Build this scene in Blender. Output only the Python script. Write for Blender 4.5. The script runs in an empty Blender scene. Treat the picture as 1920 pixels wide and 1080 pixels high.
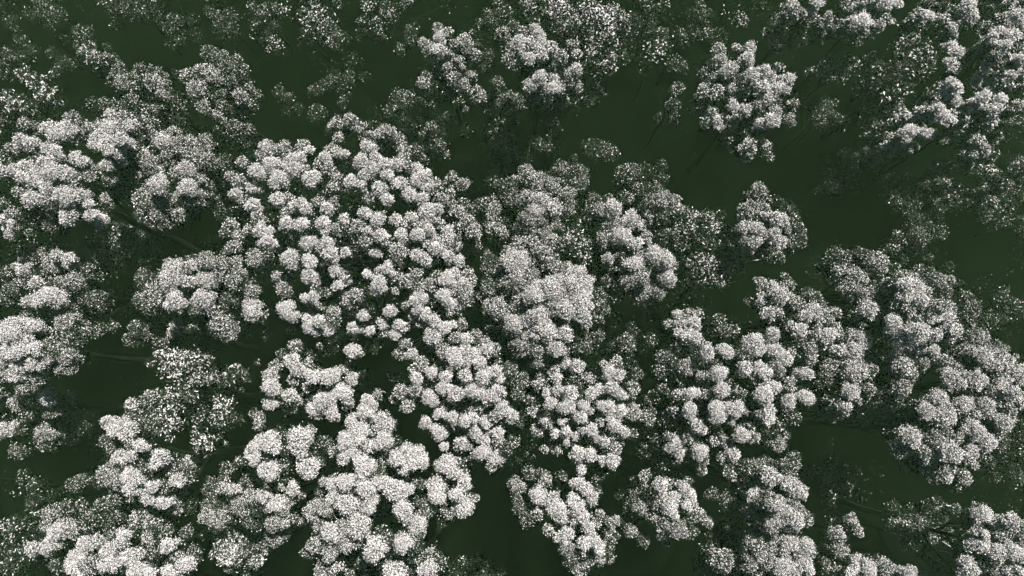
import bpy, math, random
import numpy as np
from mathutils import Vector

scene = bpy.context.scene
R = math.radians

# ---------------------------------------------------------------- camera
CAM_Z, CAM_Y, TILT, F = 98.0, 0.0, 9.0, 1300.0          # F in pixels of the 1920 wide photograph
cam_d = bpy.data.cameras.new('camera')
cam = bpy.data.objects.new('camera', cam_d)
scene.collection.objects.link(cam)
cam.location = (0, CAM_Y, CAM_Z)
cam.rotation_euler = (R(TILT), 0, 0)
cam_d.sensor_width = 36.0
cam_d.lens = 36.0 * F / 1920.0
cam_d.clip_start, cam_d.clip_end = 0.5, 6000.0
scene.camera = cam

# ---------------------------------------------------------------- sun, sky, exposure
SUN_DIR = Vector((0.26, 0.40, 0.88)).normalized()       # towards the sun: high, from the upper right
sun_d = bpy.data.lights.new('sun', 'SUN')
sun_d.energy, sun_d.angle, sun_d.color = 5.0, R(0.5), (1.0, 0.965, 0.945)
sun = bpy.data.objects.new('sun', sun_d)
scene.collection.objects.link(sun)
sun.rotation_euler = SUN_DIR.to_track_quat('Z', 'Y').to_euler()
sun.location = SUN_DIR * 400

world = bpy.data.worlds.new('World')
scene.world = world
world.use_nodes = True
wn = world.node_tree
sky = wn.nodes.new('ShaderNodeTexSky')
sky.sky_type = 'NISHITA'
sky.sun_disc = False
sky.sun_elevation = math.asin(SUN_DIR.z)
sky.sun_rotation = math.atan2(SUN_DIR.x, SUN_DIR.y)
sky.altitude = 1500.0
sky.air_density, sky.dust_density, sky.ozone_density = 0.3, 1.0, 0.3
bg = wn.nodes['Background']
bg.inputs['Strength'].default_value = 0.05
wn.links.new(sky.outputs['Color'], bg.inputs['Color'])

vs = scene.view_settings
scene.display_settings.display_device = 'sRGB'
vs.view_transform, vs.look, vs.gamma, vs.use_curve_mapping = 'Standard', 'None', 1.0, False
vs.exposure = 2.78
scene.cycles.use_denoising = True
scene.cycles.denoising_prefilter = 'NONE'
scene.cycles.max_bounces = 5
scene.cycles.diffuse_bounces = 2
scene.cycles.volume_bounces = 1

# ---------------------------------------------------------------- helpers
CP = np.array([0.0, CAM_Y, CAM_Z])
ct, st = math.cos(R(TILT)), math.sin(R(TILT))
def ray(px, py):
    a, b = (px - 960.0) / F, (540.0 - py) / F
    return np.array([a, b * ct + st, b * st - ct])
def at(px, py, z):                                        # the point of the line of sight at height z above the ground
    d = ray(px, py)
    t = (z - CP[2]) / d[2]
    return CP + d * t
def depth_at(p):                                          # distance along the camera axis
    d = np.asarray(p) - CP
    return d[1] * st - d[2] * ct

def mat(name, build):
    m = bpy.data.materials.new(name)
    m.use_nodes = True
    nt = m.node_tree
    build(nt, nt.nodes['Principled BSDF'])
    return m
def ramp(nt, stops):
    r = nt.nodes.new('ShaderNodeValToRGB')
    el = r.color_ramp.elements
    while len(el) < len(stops): el.new(0.5)
    for e, (p, c) in zip(el, stops):
        e.position, e.color = p, (*c, 1)
    return r

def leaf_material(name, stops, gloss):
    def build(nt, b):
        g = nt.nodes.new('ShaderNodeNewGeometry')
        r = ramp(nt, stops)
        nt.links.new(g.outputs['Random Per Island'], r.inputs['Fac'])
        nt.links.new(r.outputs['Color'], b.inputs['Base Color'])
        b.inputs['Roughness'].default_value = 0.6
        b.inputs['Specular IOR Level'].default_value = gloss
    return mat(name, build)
PALE = leaf_material('lit_leaf', [(0.0, (0.085, 0.086, 0.077)), (0.3, (0.154, 0.148, 0.141)), (1.0, (0.216, 0.206, 0.199))], 0.15)  # lit copy of the leaf; bright clumps carry more of it
SHADED_LEAF = leaf_material('shaded_leaf', [(0.0, (0.001, 0.0018, 0.0009)), (0.6, (0.0032, 0.0054, 0.0027)), (0.85, (0.0085, 0.012, 0.0072)), (1.0, (0.028, 0.032, 0.025))], 0.02)  # near-black copy of the leaf, mixed in to stand for shade

def bark_material(name, c0, c1):
    def build(nt, b):
        n = nt.nodes.new('ShaderNodeTexNoise')
        n.inputs['Scale'].default_value = 3.0
        n.inputs['Detail'].default_value = 6.0
        r = ramp(nt, [(0.3, c0), (0.7, c1)])
        nt.links.new(n.outputs['Fac'], r.inputs['Fac'])
        nt.links.new(r.outputs['Color'], b.inputs['Base Color'])
        b.inputs['Roughness'].default_value = 0.85
        b.inputs['Specular IOR Level'].default_value = 0.06
    return mat(name, build)
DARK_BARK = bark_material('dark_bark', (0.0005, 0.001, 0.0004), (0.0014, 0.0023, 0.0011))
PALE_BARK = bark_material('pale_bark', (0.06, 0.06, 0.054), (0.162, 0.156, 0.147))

def ground_build(nt, b):
    tc = nt.nodes.new('ShaderNodeTexCoord')
    n = nt.nodes.new('ShaderNodeTexNoise')
    n.inputs['Scale'].default_value = 0.35
    n.inputs['Detail'].default_value = 8.0
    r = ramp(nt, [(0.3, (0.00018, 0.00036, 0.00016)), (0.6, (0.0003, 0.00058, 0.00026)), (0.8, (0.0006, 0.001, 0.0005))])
    nt.links.new(tc.outputs['Object'], n.inputs['Vector'])
    nt.links.new(n.outputs['Fac'], r.inputs['Fac'])
    nt.links.new(r.outputs['Color'], b.inputs['Base Color'])
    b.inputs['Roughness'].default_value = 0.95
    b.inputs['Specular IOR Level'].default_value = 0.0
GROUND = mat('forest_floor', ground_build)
def moss_build(nt, b):
    g = nt.nodes.new('ShaderNodeNewGeometry')
    r = ramp(nt, [(0.0, (0.0014, 0.0028, 0.001225)), (0.6, (0.0028, 0.0049, 0.0025)), (0.85, (0.009, 0.012, 0.0078)), (1.0, (0.055, 0.057, 0.050))])
    nt.links.new(g.outputs['Random Per Island'], r.inputs['Fac'])
    nt.links.new(r.outputs['Color'], b.inputs['Base Color'])
    b.inputs['Roughness'].default_value = 0.8
    b.inputs['Specular IOR Level'].default_value = 0.1
MOSS = mat('undergrowth_leaf', moss_build)

def mesh_of(name, verts, faces, material, smooth=False):
    me = bpy.data.meshes.new(name)
    v = np.ascontiguousarray(verts, dtype=np.float32)
    f = np.ascontiguousarray(faces, dtype=np.int32)
    me.vertices.add(len(v)); me.vertices.foreach_set('co', v.ravel())
    me.loops.add(f.size); me.loops.foreach_set('vertex_index', f.ravel())
    k = f.shape[1]
    me.polygons.add(len(f))
    me.polygons.foreach_set('loop_start', np.arange(0, f.size, k, dtype=np.int32))
    me.polygons.foreach_set('loop_total', np.full(len(f), k, dtype=np.int32))
    me.update(calc_edges=True)
    if smooth: me.polygons.foreach_set('use_smooth', np.ones(len(f), dtype=bool))
    me.materials.append(material)
    return me
def link(name, data, parent=None, loc=(0, 0, 0)):
    o = bpy.data.objects.new(name, data)
    scene.collection.objects.link(o)
    o.parent = parent
    o.location = loc
    return o
def unit(a):
    return a / np.maximum(np.linalg.norm(a, axis=-1, keepdims=True), 1e-9)

def tubes(paths, sides):                                  # each path: [(point, radius), ...] -> one mesh's verts, quads
    V, Q, n0 = [], [], 0
    for path in paths:
        P = np.array([p for p, _ in path], dtype=float); rad = [r for _, r in path]
        for i in range(len(P)):
            d = unit(P[min(i + 1, len(P) - 1)] - P[max(i - 1, 0)])
            a = unit(np.cross(d, [0.31, 0.95, 0.07] if abs(d[2]) > 0.8 else [0, 0, 1.0])); b = np.cross(d, a)
            for k in range(sides):
                t = 2 * math.pi * k / sides
                V.append(P[i] + rad[i] * (math.cos(t) * a + math.sin(t) * b))
        for i in range(len(P) - 1):
            for k in range(sides):
                j = (k + 1) % sides
                Q.append((n0 + i * sides + k, n0 + i * sides + j, n0 + (i + 1) * sides + j, n0 + (i + 1) * sides + k))
        n0 += len(P) * sides
    return V, Q

# ---------------------------------------------------------------- the ground, its low plants and an added veil
rng = np.random.default_rng(11)
S, NG = 1300.0, 160
u = np.linspace(-1, 1, NG); g1 = np.sign(u) * (np.abs(u) ** 2.2) * S     # finer near the middle
GX, GY = np.meshgrid(g1, g1)
def ground_z(x, y):
    return 1.1 * np.sin(x * .045 + .7) * np.cos(y * .038 - .4) + 0.5 * np.sin(x * .13 + y * .09) - 1.8
GZ = ground_z(GX, GY)
idx = np.arange(NG * NG).reshape(NG, NG)
quads = np.stack([idx[:-1, :-1], idx[:-1, 1:], idx[1:, 1:], idx[1:, :-1]], -1).reshape(-1, 4)
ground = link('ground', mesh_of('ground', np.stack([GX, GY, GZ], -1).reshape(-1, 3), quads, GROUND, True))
ground['kind'] = 'structure'

def leaves(P, axis, nrm, L, W):                           # folded diamond leaves, two triangles each
    axis = unit(axis); side = unit(np.cross(nrm, axis)); up = np.cross(axis, side)
    L = L[:, None]; W = W[:, None]
    base = P - axis * L * .5; tip = P + axis * L * .5 - up * L * .08
    l = P + side * W * .5 + up * W * .18 - axis * L * .06; r = P - side * W * .5 + up * W * .18 - axis * L * .06
    n = len(P)
    V = np.stack([base, r, tip, l], 1).reshape(-1, 3)
    i = np.arange(n)[:, None] * 4
    T = np.concatenate([i + [0, 1, 2], i + [0, 2, 3]], 1).reshape(-1, 3)
    return V, T
n = 90000
ux = rng.uniform(-92, 92, n); uy = rng.uniform(-58, 86, n)
patch = np.zeros(n)                                       # low plants stand in drifts, not evenly
for k in range(9):
    fx, fy = rng.normal(0, .16 + .07 * k, 2); patch += np.sin(ux * fx + uy * fy + rng.uniform(0, 6.28)) / 3.0
keep = patch + rng.normal(0, .22, n) > .42
ux, uy = ux[keep], uy[keep]; n = len(ux)
uz = ground_z(ux, uy) + rng.uniform(0.05, 2.2, n)
an = rng.uniform(0, 6.283, n)
V, T = leaves(np.stack([ux, uy, uz], 1), np.stack([np.cos(an), np.sin(an), rng.normal(0, .3, n)], 1),
              np.stack([rng.normal(0, .5, n), rng.normal(0, .5, n), np.ones(n)], 1), rng.uniform(.16, .42, n), rng.uniform(.08, .18, n))
under = link('undergrowth', mesh_of('undergrowth', V, T, MOSS))
under['kind'] = 'stuff'; under['label'] = 'sparse dark green undergrowth on the forest floor between the trees'

hv = S + 20
HAZE_TOP, HAZE_BOT = CAM_Z + 4.0, -6.0
bv = [(x, y, z) for z in (HAZE_BOT, HAZE_TOP) for x, y in ((-hv, -hv), (hv, -hv), (hv, hv), (-hv, hv))]
bf = [(3, 2, 1, 0), (4, 5, 6, 7), (0, 1, 5, 4), (1, 2, 6, 5), (2, 3, 7, 6), (3, 0, 4, 7)]
hm = bpy.data.materials.new('added_haze'); hm.use_nodes = True
hm.node_tree.nodes.remove(hm.node_tree.nodes['Principled BSDF'])
pv = hm.node_tree.nodes.new('ShaderNodeVolumePrincipled')
pv.inputs['Color'].default_value = HAZE_COLOR = (0.54, 0.98, 0.44, 1)
pv.inputs['Density'].default_value = 0.000092  # green volume added to lift the darkest tones evenly
hm.node_tree.links.new(pv.outputs['Volume'], hm.node_tree.nodes['Material Output'].inputs['Volume'])
added_haze = link('added_haze', mesh_of('added_haze', bv, bf, hm)); added_haze['kind'] = 'stuff'
added_haze['label'] = 'added green veil that lifts the shadows between the trees'

# ---------------------------------------------------------------- leaf clumps: a library of meshes that the trees share
SIZES = (34, 48, 68)                                      # radius classes, photo tile pixels
LEAF = {'pom': (8.0, 3.5), 'lob': (7.9, 3.4), 'broc': (6.6, 3.2), 'loose': (16, 4.6), 'dusk': (7.4, 3.6), 'sprig': (8, 3.3), 'needle': (12, 3.4), 'fleck': (9.5, 4.0)}
COVER = {'pom': 1.0, 'lob': 1.0, 'broc': 1.1, 'loose': 0.27, 'dusk': 0.42, 'sprig': 0.22, 'needle': 1.0, 'fleck': 0.14}
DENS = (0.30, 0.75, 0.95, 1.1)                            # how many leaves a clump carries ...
LIT_SHARE = (0.05, 0.18, 0.40, 0.75)                          # ... and how many take the lit colour: clump shading put into colour
KINDS = ('pom', 'lob', 'broc', 'loose', 'sprig', 'needle', 'fleck', 'dusk')
LIB = {}
def clump_mesh(kind, b, size, var):
    key = (kind, b, size, var)
    if key in LIB: return LIB[key]
    g = np.random.default_rng(7 + KINDS.index(kind) * 1000 + b * 100 + size * 10 + var)
    r = SIZES[size]; L, W = LEAF[kind][0] / r, LEAF[kind][1] / r
    nl = {'pom': (4, 8), 'lob': (5, 9), 'broc': (12, 18), 'dusk': (8, 14), 'loose': (4, 7), 'sprig': (4, 8), 'needle': (4, 7), 'fleck': (5, 8)}[kind]
    k = int(g.integers(*nl)) + size
    c = unit(g.normal(0, 1, (k, 3)) * [1, 1, .7]); c *= g.uniform(.38, .74, (k, 1))
    c[:, 2] = .38 - 1.25 * (c[:, 0] ** 2 + c[:, 1] ** 2) + g.normal(0, .1, k); c[0] = (0, 0, .42)
    lr = g.uniform(.30, .46, k) * {'pom': 1.1, 'lob': 1.05, 'broc': .8, 'loose': 1.1}.get(kind, .95); lr[0] = {'pom': .62, 'lob': .55}.get(kind, .45)
    count = int(2.0 * math.pi * COVER[kind] * (DENS[b] if kind not in ('fleck', 'sprig') or b else .1) / (L * W * .5 * .6))
    m = count * 9
    w = lr ** 2; li = g.choice(k, m, p=w / w.sum())
    d = unit(g.normal(0, 1, (m, 3)) + [0, 0, .3])
    deep = 1 - .5 * g.random(m) ** 2.0
    off = d * (lr[li] * deep * g.uniform(.9, 1.12, m))[:, None]
    off *= np.where(g.random(m) < .13, g.uniform(1.05, 1.5, m), 1.0)[:, None]  # stray shoots
    off[:, 2] = np.where(off[:, 2] < 0, off[:, 2] * 1.9, off[:, 2])           # shoots trail down the sides
    P = c[li] + off
    ins = np.zeros(m, bool)
    for q in range(k): ins |= (np.linalg.norm(P - c[q], axis=1) < lr[q] * .55)
    up = np.clip((d[:, 2] + .5) / 1.3, 0, 1)
    ok = (~ins) & (P[:, 2] > -1.1) & (g.random(m) < (.28 + .72 * up ** 1.3) * np.clip(1.12 - 1.1 * (P[:, 0] ** 2 + P[:, 1] ** 2), .07, 1))
    P, d = P[ok][:count], d[ok][:count]; m = len(P)
    if kind == 'needle': axis = d * .6 + g.normal(0, .3, (m, 3)) + [.25, .3, 0]
    elif kind in ('loose', 'sprig', 'fleck'): axis = d * .5 + g.normal(0, .55, (m, 3))
    else: axis = d * .75 + g.normal(0, .5, (m, 3))
    glob = unit(P + [0, 0, .15])                          # the leaves of a clump face outwards from the whole clump
    nrm = (d * .55 + glob * .55) * {'fleck': .5, 'needle': .65}.get(kind, .95) + [.06, .07, .5 if kind == 'needle' else .12] + g.normal(0, .42, (m, 3))
    s = g.uniform(.65, 1.3, m)
    V, T = leaves(P, axis, nrm, L * s, W * s * g.uniform(.8, 1.2, m))
    V = V * [1, 1, .95]
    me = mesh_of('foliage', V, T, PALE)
    me.materials.append(SHADED_LEAF)
    shade_idx = (g.random(m) > (.34 if kind == 'fleck' else min(LIT_SHARE[b] * 1.2, .95) if kind == 'needle' else LIT_SHARE[b] * .88 if kind == 'broc' else (.05, .14, .28, .46)[b] if kind == 'loose' else (.04, .09, .2, .3)[b] if kind == 'dusk' else (.05, .10, .22, .3)[b] if kind == 'sprig' else LIT_SHARE[b])).astype(np.int32)
    me.polygons.foreach_set('material_index', shade_idx.repeat(2))
    LIB[key] = me
    return me
# ---------------------------------------------------------------- the trees
# every leaf clump was read off the photograph in nine 640x360 tiles at 3x: "x y r b" (r = radius, b = brightness, put in by leaf count and colour mix
# 0..3); "x y b" means r = 45.  at() puts it at its own height above the ground.
TREES = {}
def TREE(tid, name, kind, H, label, group, *tiles, bark='dark', limbs=(), base=0):
    TREES[tid] = dict(name=name, kind=kind, H=H, label=label, group=group, tiles=tiles, bark=bark, limbs=limbs)
CAN, UND, LOO = 'canopy trees in full leaf', 'shaded lower trees in the gaps', 'open crowned trees with large leaves'

# --- the big tree left of centre
TREE('B1', 'canopy_tree', 'pom', 34, 'largest crown of all, tightly packed round pale tufts, left of centre', CAN,
 ((1,0), "150 830 50 3,110 910 60 3,190 900 50 3,180 960 60 3,240 930 50 3,260 990 50 3,140 990 50 3,20 870 35 3,310 930 50 3,340 900 40 2,370 950 50 2,420 970 60 3,470 1000 55 3,420 1030 50 3,480 1050 50 3,530 1040 50 2,330 1040 55 3,60 1030 55 3,210 1060 50 3,120 1050 3"),
 ((0,0), "1500 830 50 3,1560 850 50 2,1610 830 45 2,1700 830 50 2,1740 850 40 3,1860 850 45 2,1900 860 40 3,1480 880 45 2,1450 970 60 3,1370 920 45 2,1300 990 40 2,1340 1030 55 2,1530 930 60 3,1640 900 50 3,1700 890 45 3,1570 1020 65 3,1660 960 60 3,1620 940 3,1760 1010 60 3,1830 890 50 3,1850 960 50 2,1790 930 40 2,1430 1060 50 3,1870 1050 40 2,1900 1010 40 2,1720 960 40 2"),
 ((0,1), "1330 20 50 3,1430 10 50 3,1430 80 55 3,1390 60 40 2,1460 150 50 2,1260 120 60 0,1340 120 40 1,1300 200 50 2,1270 240 40 1,1340 250 40 2,1380 240 60 3,1400 220 40 2,1470 220 55 3,1520 220 40 3,1500 280 50 3,1540 300 3,1440 370 60 2,1500 390 60 1,1320 310 50 2,1330 390 45 2,1270 350 35 1,1560 40 50 3,1620 40 45 2,1700 70 50 3,1660 80 40 3,1730 100 40 3,1620 180 55 3,1590 200 45 3,1700 190 55 3,1820 180 55 3,1830 220 40 3,1890 210 40 2,1610 120 40 2,1740 290 60 3,1790 310 35 2,1840 100 50 3,1800 60 40 2,1880 50 40 2,1640 380 65 3,1600 370 3,1740 390 55 3,1760 420 50 2,1840 290 45 3,1860 350 55 3,1740 470 60 3,1780 520 40 2,1890 440 55 3,1900 530 40 3,1630 470 40 1,1560 480 40 2,1610 540 60 2,1720 600 40 3,1770 590 45 3,1790 640 40 2,1830 570 40 1,1880 680 50 2,1610 660 60 3,1580 660 50 3,1650 700 50 3,1740 720 50 3,1760 760 60 3,1800 730 50 3,1850 780 45 3,1740 790 50 3,1640 780 30 1"),
 ((1,1), "20 160 40 3,20 340 40 3,20 500 50 2,160 40 50 2,260 50 50 3,390 30 60 3,360 10 3,450 40 50 3,130 130 55 3,100 200 50 2,130 280 50 2,210 160 55 3,310 160 50 3,350 190 40 2,170 220 40 3,230 250 55 3,340 240 50 3,400 150 50 3,430 190 50 2,490 110 60 3,520 150 50 3,540 100 45 3,480 170 50 3,500 210 45 3,440 250 60 3,480 280 50 3,400 280 40 2,510 250 45 3,600 230 50 3,560 190 40 2,570 300 60 2,640 310 50 2,650 270 40 1,200 350 45 3,320 340 60 2,350 370 2,430 360 50 3,470 380 50 3,450 400 3,530 320 50 3,520 380 45 2,600 370 50 3,660 390 50 3,150 465 40 3,210 440 35 2,260 430 50 3,300 480 40 2,220 520 60 3,200 560 40 3,300 560 30 2,360 500 50 2,420 460 50 2,370 530 50 2,440 520 55 2,490 530 50 2,540 480 50 2,600 490 60 3,640 460 45 3,660 510 50 3,710 470 50 2,730 520 40 2,690 560 60 2,620 550 2,580 590 60 3,560 620 3,610 640 55 3,660 640 50 2,690 610 50 2,440 600 60 3,400 620 45 3,360 640 30 2,430 660 50 3,470 700 55 3,400 700 3,530 720 55 3,580 770 60 3,620 750 40 3,680 740 45 2,440 740 35 2,280 670 50 3,230 740 40 3,330 750 50 3,240 790 40 2,300 800 45 3,510 810 60 3,530 840 3,120 700 45 3,75 770 50 3,70 800 3,165 780 40 3,50 600 60 2,90 580 50 2,60 890 55 3,100 900 40 2,360 850 40 2,400 910 45 3,330 910 45 2,510 870 40 2,60 940 1,180 880 35 0"))
TREE('B0', 'canopy_tree', 'lob', 29, 'narrow arc of grey tufts along the upper right rim of the largest crown', CAN,
 ((1,0), "50 690 55 2,110 720 50 2,130 770 45 1,230 740 50 2,280 760 55 2,330 800 55 2,300 790 50 2,350 850 50 2,420 850 50 1,460 890 40 1,180 760 35 2,20 740 1"), ((0,0), "1900 700 50 2,1910 780 2"))
TREE('B2', 'canopy_tree', 'lob', 26, 'dim steep crown tucked against the right flank of the largest crown', CAN,
 ((1,0), "620 1000 40 2,680 1030 45 2,640 1060 45 1"),
 ((1,1), "560 50 60 2,620 60 1,660 120 55 2,700 170 55 2,720 110 50 1,740 220 50 2,730 290 60 1,690 310 50 1,660 200 1,620 10 2,690 60 1"))
# --- upper left
TREE('W1', 'canopy_tree', 'lob', 32, 'brilliant white crown cut by the left edge, upper part of the picture', CAN,
 ((0,0), "150 710 50 2,210 740 30 1,280 730 50 3,330 760 60 3,380 730 60 3,410 670 50 2,130 800 55 3,180 810 50 3,70 840 40 2,270 840 45 3,330 860 50 3,200 880 40 2,430 890 45 3,470 920 45 3,510 930 40 2,20 970 50 3,90 960 50 3,150 940 50 3,260 920 50 3,290 970 60 3,220 970 50 3,350 980 55 3,410 990 50 3,140 1000 50 3,200 1020 50 3,280 1050 60 3,400 1045 50 3,500 1000 50 2,30 890 50 1"),
 ((0,1), "190 40 60 3,270 50 60 2,360 20 60 3,410 10 60 3,470 20 45 3,440 70 40 3,500 70 35 3,390 140 55 3,120 10 50 2,520 140 50 3,580 160 50 3,530 110 35 2,300 200 60 1,150 120 50 1,200 110 40 1,600 50 50 2,60 120 35 2,40 150 40 3,70 180 30 3,50 210 40 3,60 250 35 2,150 240 40 1,20 70 40 1,580 220 40 1"))
TREE('W2', 'canopy_tree', 'lob', 31, 'bright lumpy crown wedged between the white left edge crown and a grey dome', CAN,
 ((0,0), "640 650 50 3,700 680 55 2,740 710 50 3,500 730 50 2,560 720 50 2,620 730 60 3,560 790 55 3,620 800 60 3,680 790 50 3,540 830 50 3,600 840 50 3,660 850 50 3,730 820 50 3,690 890 50 3,610 930 45 3,680 950 40 2,590 960 45 2,620 1000 50 2,680 1010 50 1,640 1050 50 1"))
TREE('W3', 'canopy_tree', 'broc', 29, 'grey domed crown between the largest crown and the bright upper left trees', CAN,
 ((0,0), "850 750 50 2,820 790 45 1,980 750 45 2,930 800 60 3,1000 820 60 2,900 810 50 2,1080 820 65 2,1150 800 50 2,1060 870 60 2,1140 880 60 2,810 880 55 3,840 920 60 2,960 880 60 2,1090 930 50 1,1200 930 60 1,1260 910 50 1,1050 960 60 3,1000 980 50 2,880 970 50 2,780 990 45 2,900 1040 65 3,850 1060 50 2,1060 1060 60 3,1130 1020 45 2,1180 1060 40 1,1230 960 40 1"),
 ((0,1), "830 40 80 2,900 40 70 2,960 50 60 2,1030 20 60 2,1090 30 70 2,1140 50 50 1,820 110 50 2,900 120 60 2,1020 130 50 2,930 170 50 2,900 210 30 1"))
TREE('M1', 'canopy_tree', 'lob', 24, 'small grey crown of flat sprays just left of the tall dim upper left crown', CAN,
 ((0,0), "670 430 55 1,700 470 60 2,760 450 60 1,740 490 40 2,640 460 40 1,800 400 50 1,870 410 45 1,860 460 55 2,900 470 45 2,870 510 45 2,920 540 45 2,960 560 30 2,1010 580 40 0"))
TREE('M2', 'canopy_tree', 'lob', 25, 'dim row of clumps rising directly behind the bright lumpy upper left crown', CAN,
 ((0,0), "520 590 50 0,600 600 50 1,660 600 50 1,750 580 60 1,800 610 45 1,870 630 45 1,970 620 35 1,1000 690 50 0,860 700 40 1,800 680 1"))
TREE('M3', 'canopy_tree', 'lob', 25, 'tall dim crown with a drooping tail, alone in the dark upper left', CAN,
 ((0,0), "1180 310 60 1,1240 330 60 1,1330 340 45 1,1060 430 55 2,1150 400 55 2,1200 430 60 2,1240 470 50 2,1280 390 60 1,1360 400 50 1,1110 500 60 2,1090 470 50 2,1160 600 50 2,1310 470 50 1,1350 540 50 2,1320 500 40 2,1250 540 45 1,1180 530 40 1,1440 550 50 1,1400 500 40 1,1390 590 50 1,1250 600 45 1,1240 660 50 2,1330 620 50 1,1240 720 40 1,1320 720 60 1,1390 740 50 1,1360 800 50 1,1000 420 40 0"))
TREE('L1', 'leafy_tree', 'loose', 22, 'loose leafy crown at the left edge, above the brilliant white crown', LOO,
 ((0,0), "180 420 70 1,230 480 80 2,270 540 70 2,140 450 60 1,60 600 90 2,20 650 70 2,110 590 60 2,300 420 40 1,200 620 60 1,320 580 40 1,260 630 50 1,30 730 50 1,20 560 50 1"))
# --- sparse things along the top left
TREE('D1', 'understory_tree', 'sprig', 12, 'faint leafy patch on the left edge near the top left corner', UND, ((0,0), "20 310 60 1,80 340 50 1,30 370 40 0"))
TREE('D2', 'understory_tree', 'sprig', 12, 'faint crown at the top edge nearest the top left corner', UND, ((0,0), "240 30 60 1,290 60 50 1,210 10 40 1,330 90 30 0,20 40 60 0"))
TREE('D3', 'understory_tree', 'sprig', 13, 'faint wide crown at the top edge, second from the top left corner', UND, ((0,0), "640 30 80 1,700 60 60 1,860 20 80 1,890 80 50 1,570 20 40 1,850 120 25 0,740 10 60 1,640 80 40 1"))
TREE('D4', 'understory_tree', 'needle', 13, 'thin slanting spray of leaves left above the small grey flat sprayed crown', UND, ((0,0), "440 260 40 0,480 300 45 1,560 330 60 1,610 330 45 1,520 360 40 1,650 370 40 1,600 270 35 0"))
TREE('D5', 'understory_tree', 'sprig', 12, 'speckled dim crown above the tall upper left crown with the drooping tail', UND, ((0,0), "1180 70 50 1,1230 120 70 1,1300 90 60 1,1280 160 60 1,1330 200 30 0,1330 60 40 0,1030 200 30 0"))
TREE('D6', 'understory_tree', 'fleck', 12, 'scattered bright leaf flecks at the top edge, left of middle', UND,
 ((0,0), "1410 30 30 1,1480 60 50 1,1600 30 80 1,1740 60 80 1,1760 150 90 1,1860 90 90 1,1880 230 60 1,1720 210 60 0,1550 260 70 1,1590 310 50 0,1430 200 40 0,1840 210 60 1,1890 20 50 1"))
TREE('D7', 'understory_tree', 'fleck', 13, 'speckled sparse crown at the top edge, left above the small tufted tree', UND,
 ((1,0), "260 50 70 1,230 130 80 1,380 30 60 1,320 100 60 0,130 130 60 0,600 40 60 0,160 40 60 1"))
# --- top middle
TREE('P1', 'canopy_tree', 'pom', 22, 'small tree of separate round tufts near the top, left of the white tipped tree', CAN,
 ((1,0), "550 170 45 2,560 220 45 3,600 190 40 2,470 260 45 2,490 300 40 2,550 290 50 3,590 300 35 2,610 240 30 2,690 260 60 2,720 270 35 1,750 310 40 2,670 345 35 2,540 375 40 2,600 390 40 2,680 385 25 2,730 430 40 2,630 440 40 2,690 480 45 2,650 490 40 1,480 430 35 1,460 470 45 2,490 520 40 1,600 520 50 1,660 570 40 1,760 540 55 2,520 600 40 0,560 560 30 0,700 620 30 1,740 190 30 0,770 250 30 0,800 390 35 0,530 440 30 0"))
TREE('P2', 'canopy_tree', 'pom', 27, 'tufted tree with a brilliant white tip, top middle of the picture', CAN,
 ((1,0), "1090 170 45 3,1110 210 45 3,1060 240 35 3,1120 250 40 3,1000 240 45 3,960 270 40 2,1020 290 40 3,1090 270 40 3,1130 310 40 3,1180 270 40 3,1160 310 35 2,1060 335 45 3,960 340 55 2,910 200 50 2,940 240 35 1,970 160 45 1,1020 180 40 2,1230 330 50 2,1300 270 45 2,1320 310 40 2,1310 400 50 3,1240 415 40 1,1120 440 50 3,1190 450 40 3,1060 490 50 3,1120 500 50 2,1190 500 45 3,1230 490 40 2,1320 490 45 2,1030 410 50 0,1100 560 50 1,1150 590 50 1,1240 570 50 1"))
TREE('L0', 'leafy_tree', 'loose', 23, 'big leaved bright crown at the top edge, right behind the white tipped tree', LOO,
 ((1,0), "1060 20 60 2,1190 20 60 2,1240 50 60 3,1160 80 50 2,1290 90 60 2,1350 70 60 2,1260 150 60 2,1330 130 60 2,1420 70 70 3,1480 90 70 3,1540 60 60 2,1580 130 60 2,1500 160 70 3,1430 140 60 2,1520 220 50 2,1440 40 50 2,1380 20 40 2,1560 280 50 1,1410 310 60 2,1500 320 60 2,1480 370 60 2,1520 390 40 2,1400 390 60 1,1440 450 60 1,1460 530 50 1,1400 550 50 1,1320 580 50 1,1040 50 50 2"))
TREE('D8', 'understory_tree', 'sprig', 16, 'sparse crown at the top edge between the two tufted trees', UND, ((1,0), "860 100 60 1,820 90 60 1,930 70 50 1,770 130 40 1,870 30 40 1"))
TREE('D9', 'understory_tree', 'lob', 15, 'dim low sprays under and between the two tufted trees at the top', UND, ((1,0), "830 320 60 0,880 470 50 1,870 530 40 1,830 640 30 1,940 580 70 1,1000 570 50 1"))
TREE('D10', 'understory_tree', 'sprig', 15, 'sparse leafy crown at the top edge, right of the big leaved bright crown', UND, ((1,0), "1720 40 50 1,1790 50 50 1,1760 110 50 1,1820 30 40 1,1690 10 40 1"))
TREE('D11', 'understory_tree', 'fleck', 12, 'thin scatter of leaves left of the open tufted tree, upper right', UND, ((1,0), "1760 290 90 1,1690 360 80 0,1700 420 60 0,1850 340 60 0,1640 300 60 0"))
TREE('D12', 'understory_tree', 'lob', 16, 'dim clumps touching the left side of the open tufted upper right tree', UND, ((1,0), "1890 510 50 1,1860 580 50 1,1790 670 40 0"))
TREE('D13', 'understory_tree', 'broc', 14, 'dim slanting sapling in the dark gap above the grey cauliflower crown', UND, ((1,0), "890 740 50 1,850 730 40 0,900 810 60 1,940 790 50 1,890 860 50 1,960 870 55 1,1000 890 40 0,820 790 40 0"))
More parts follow.
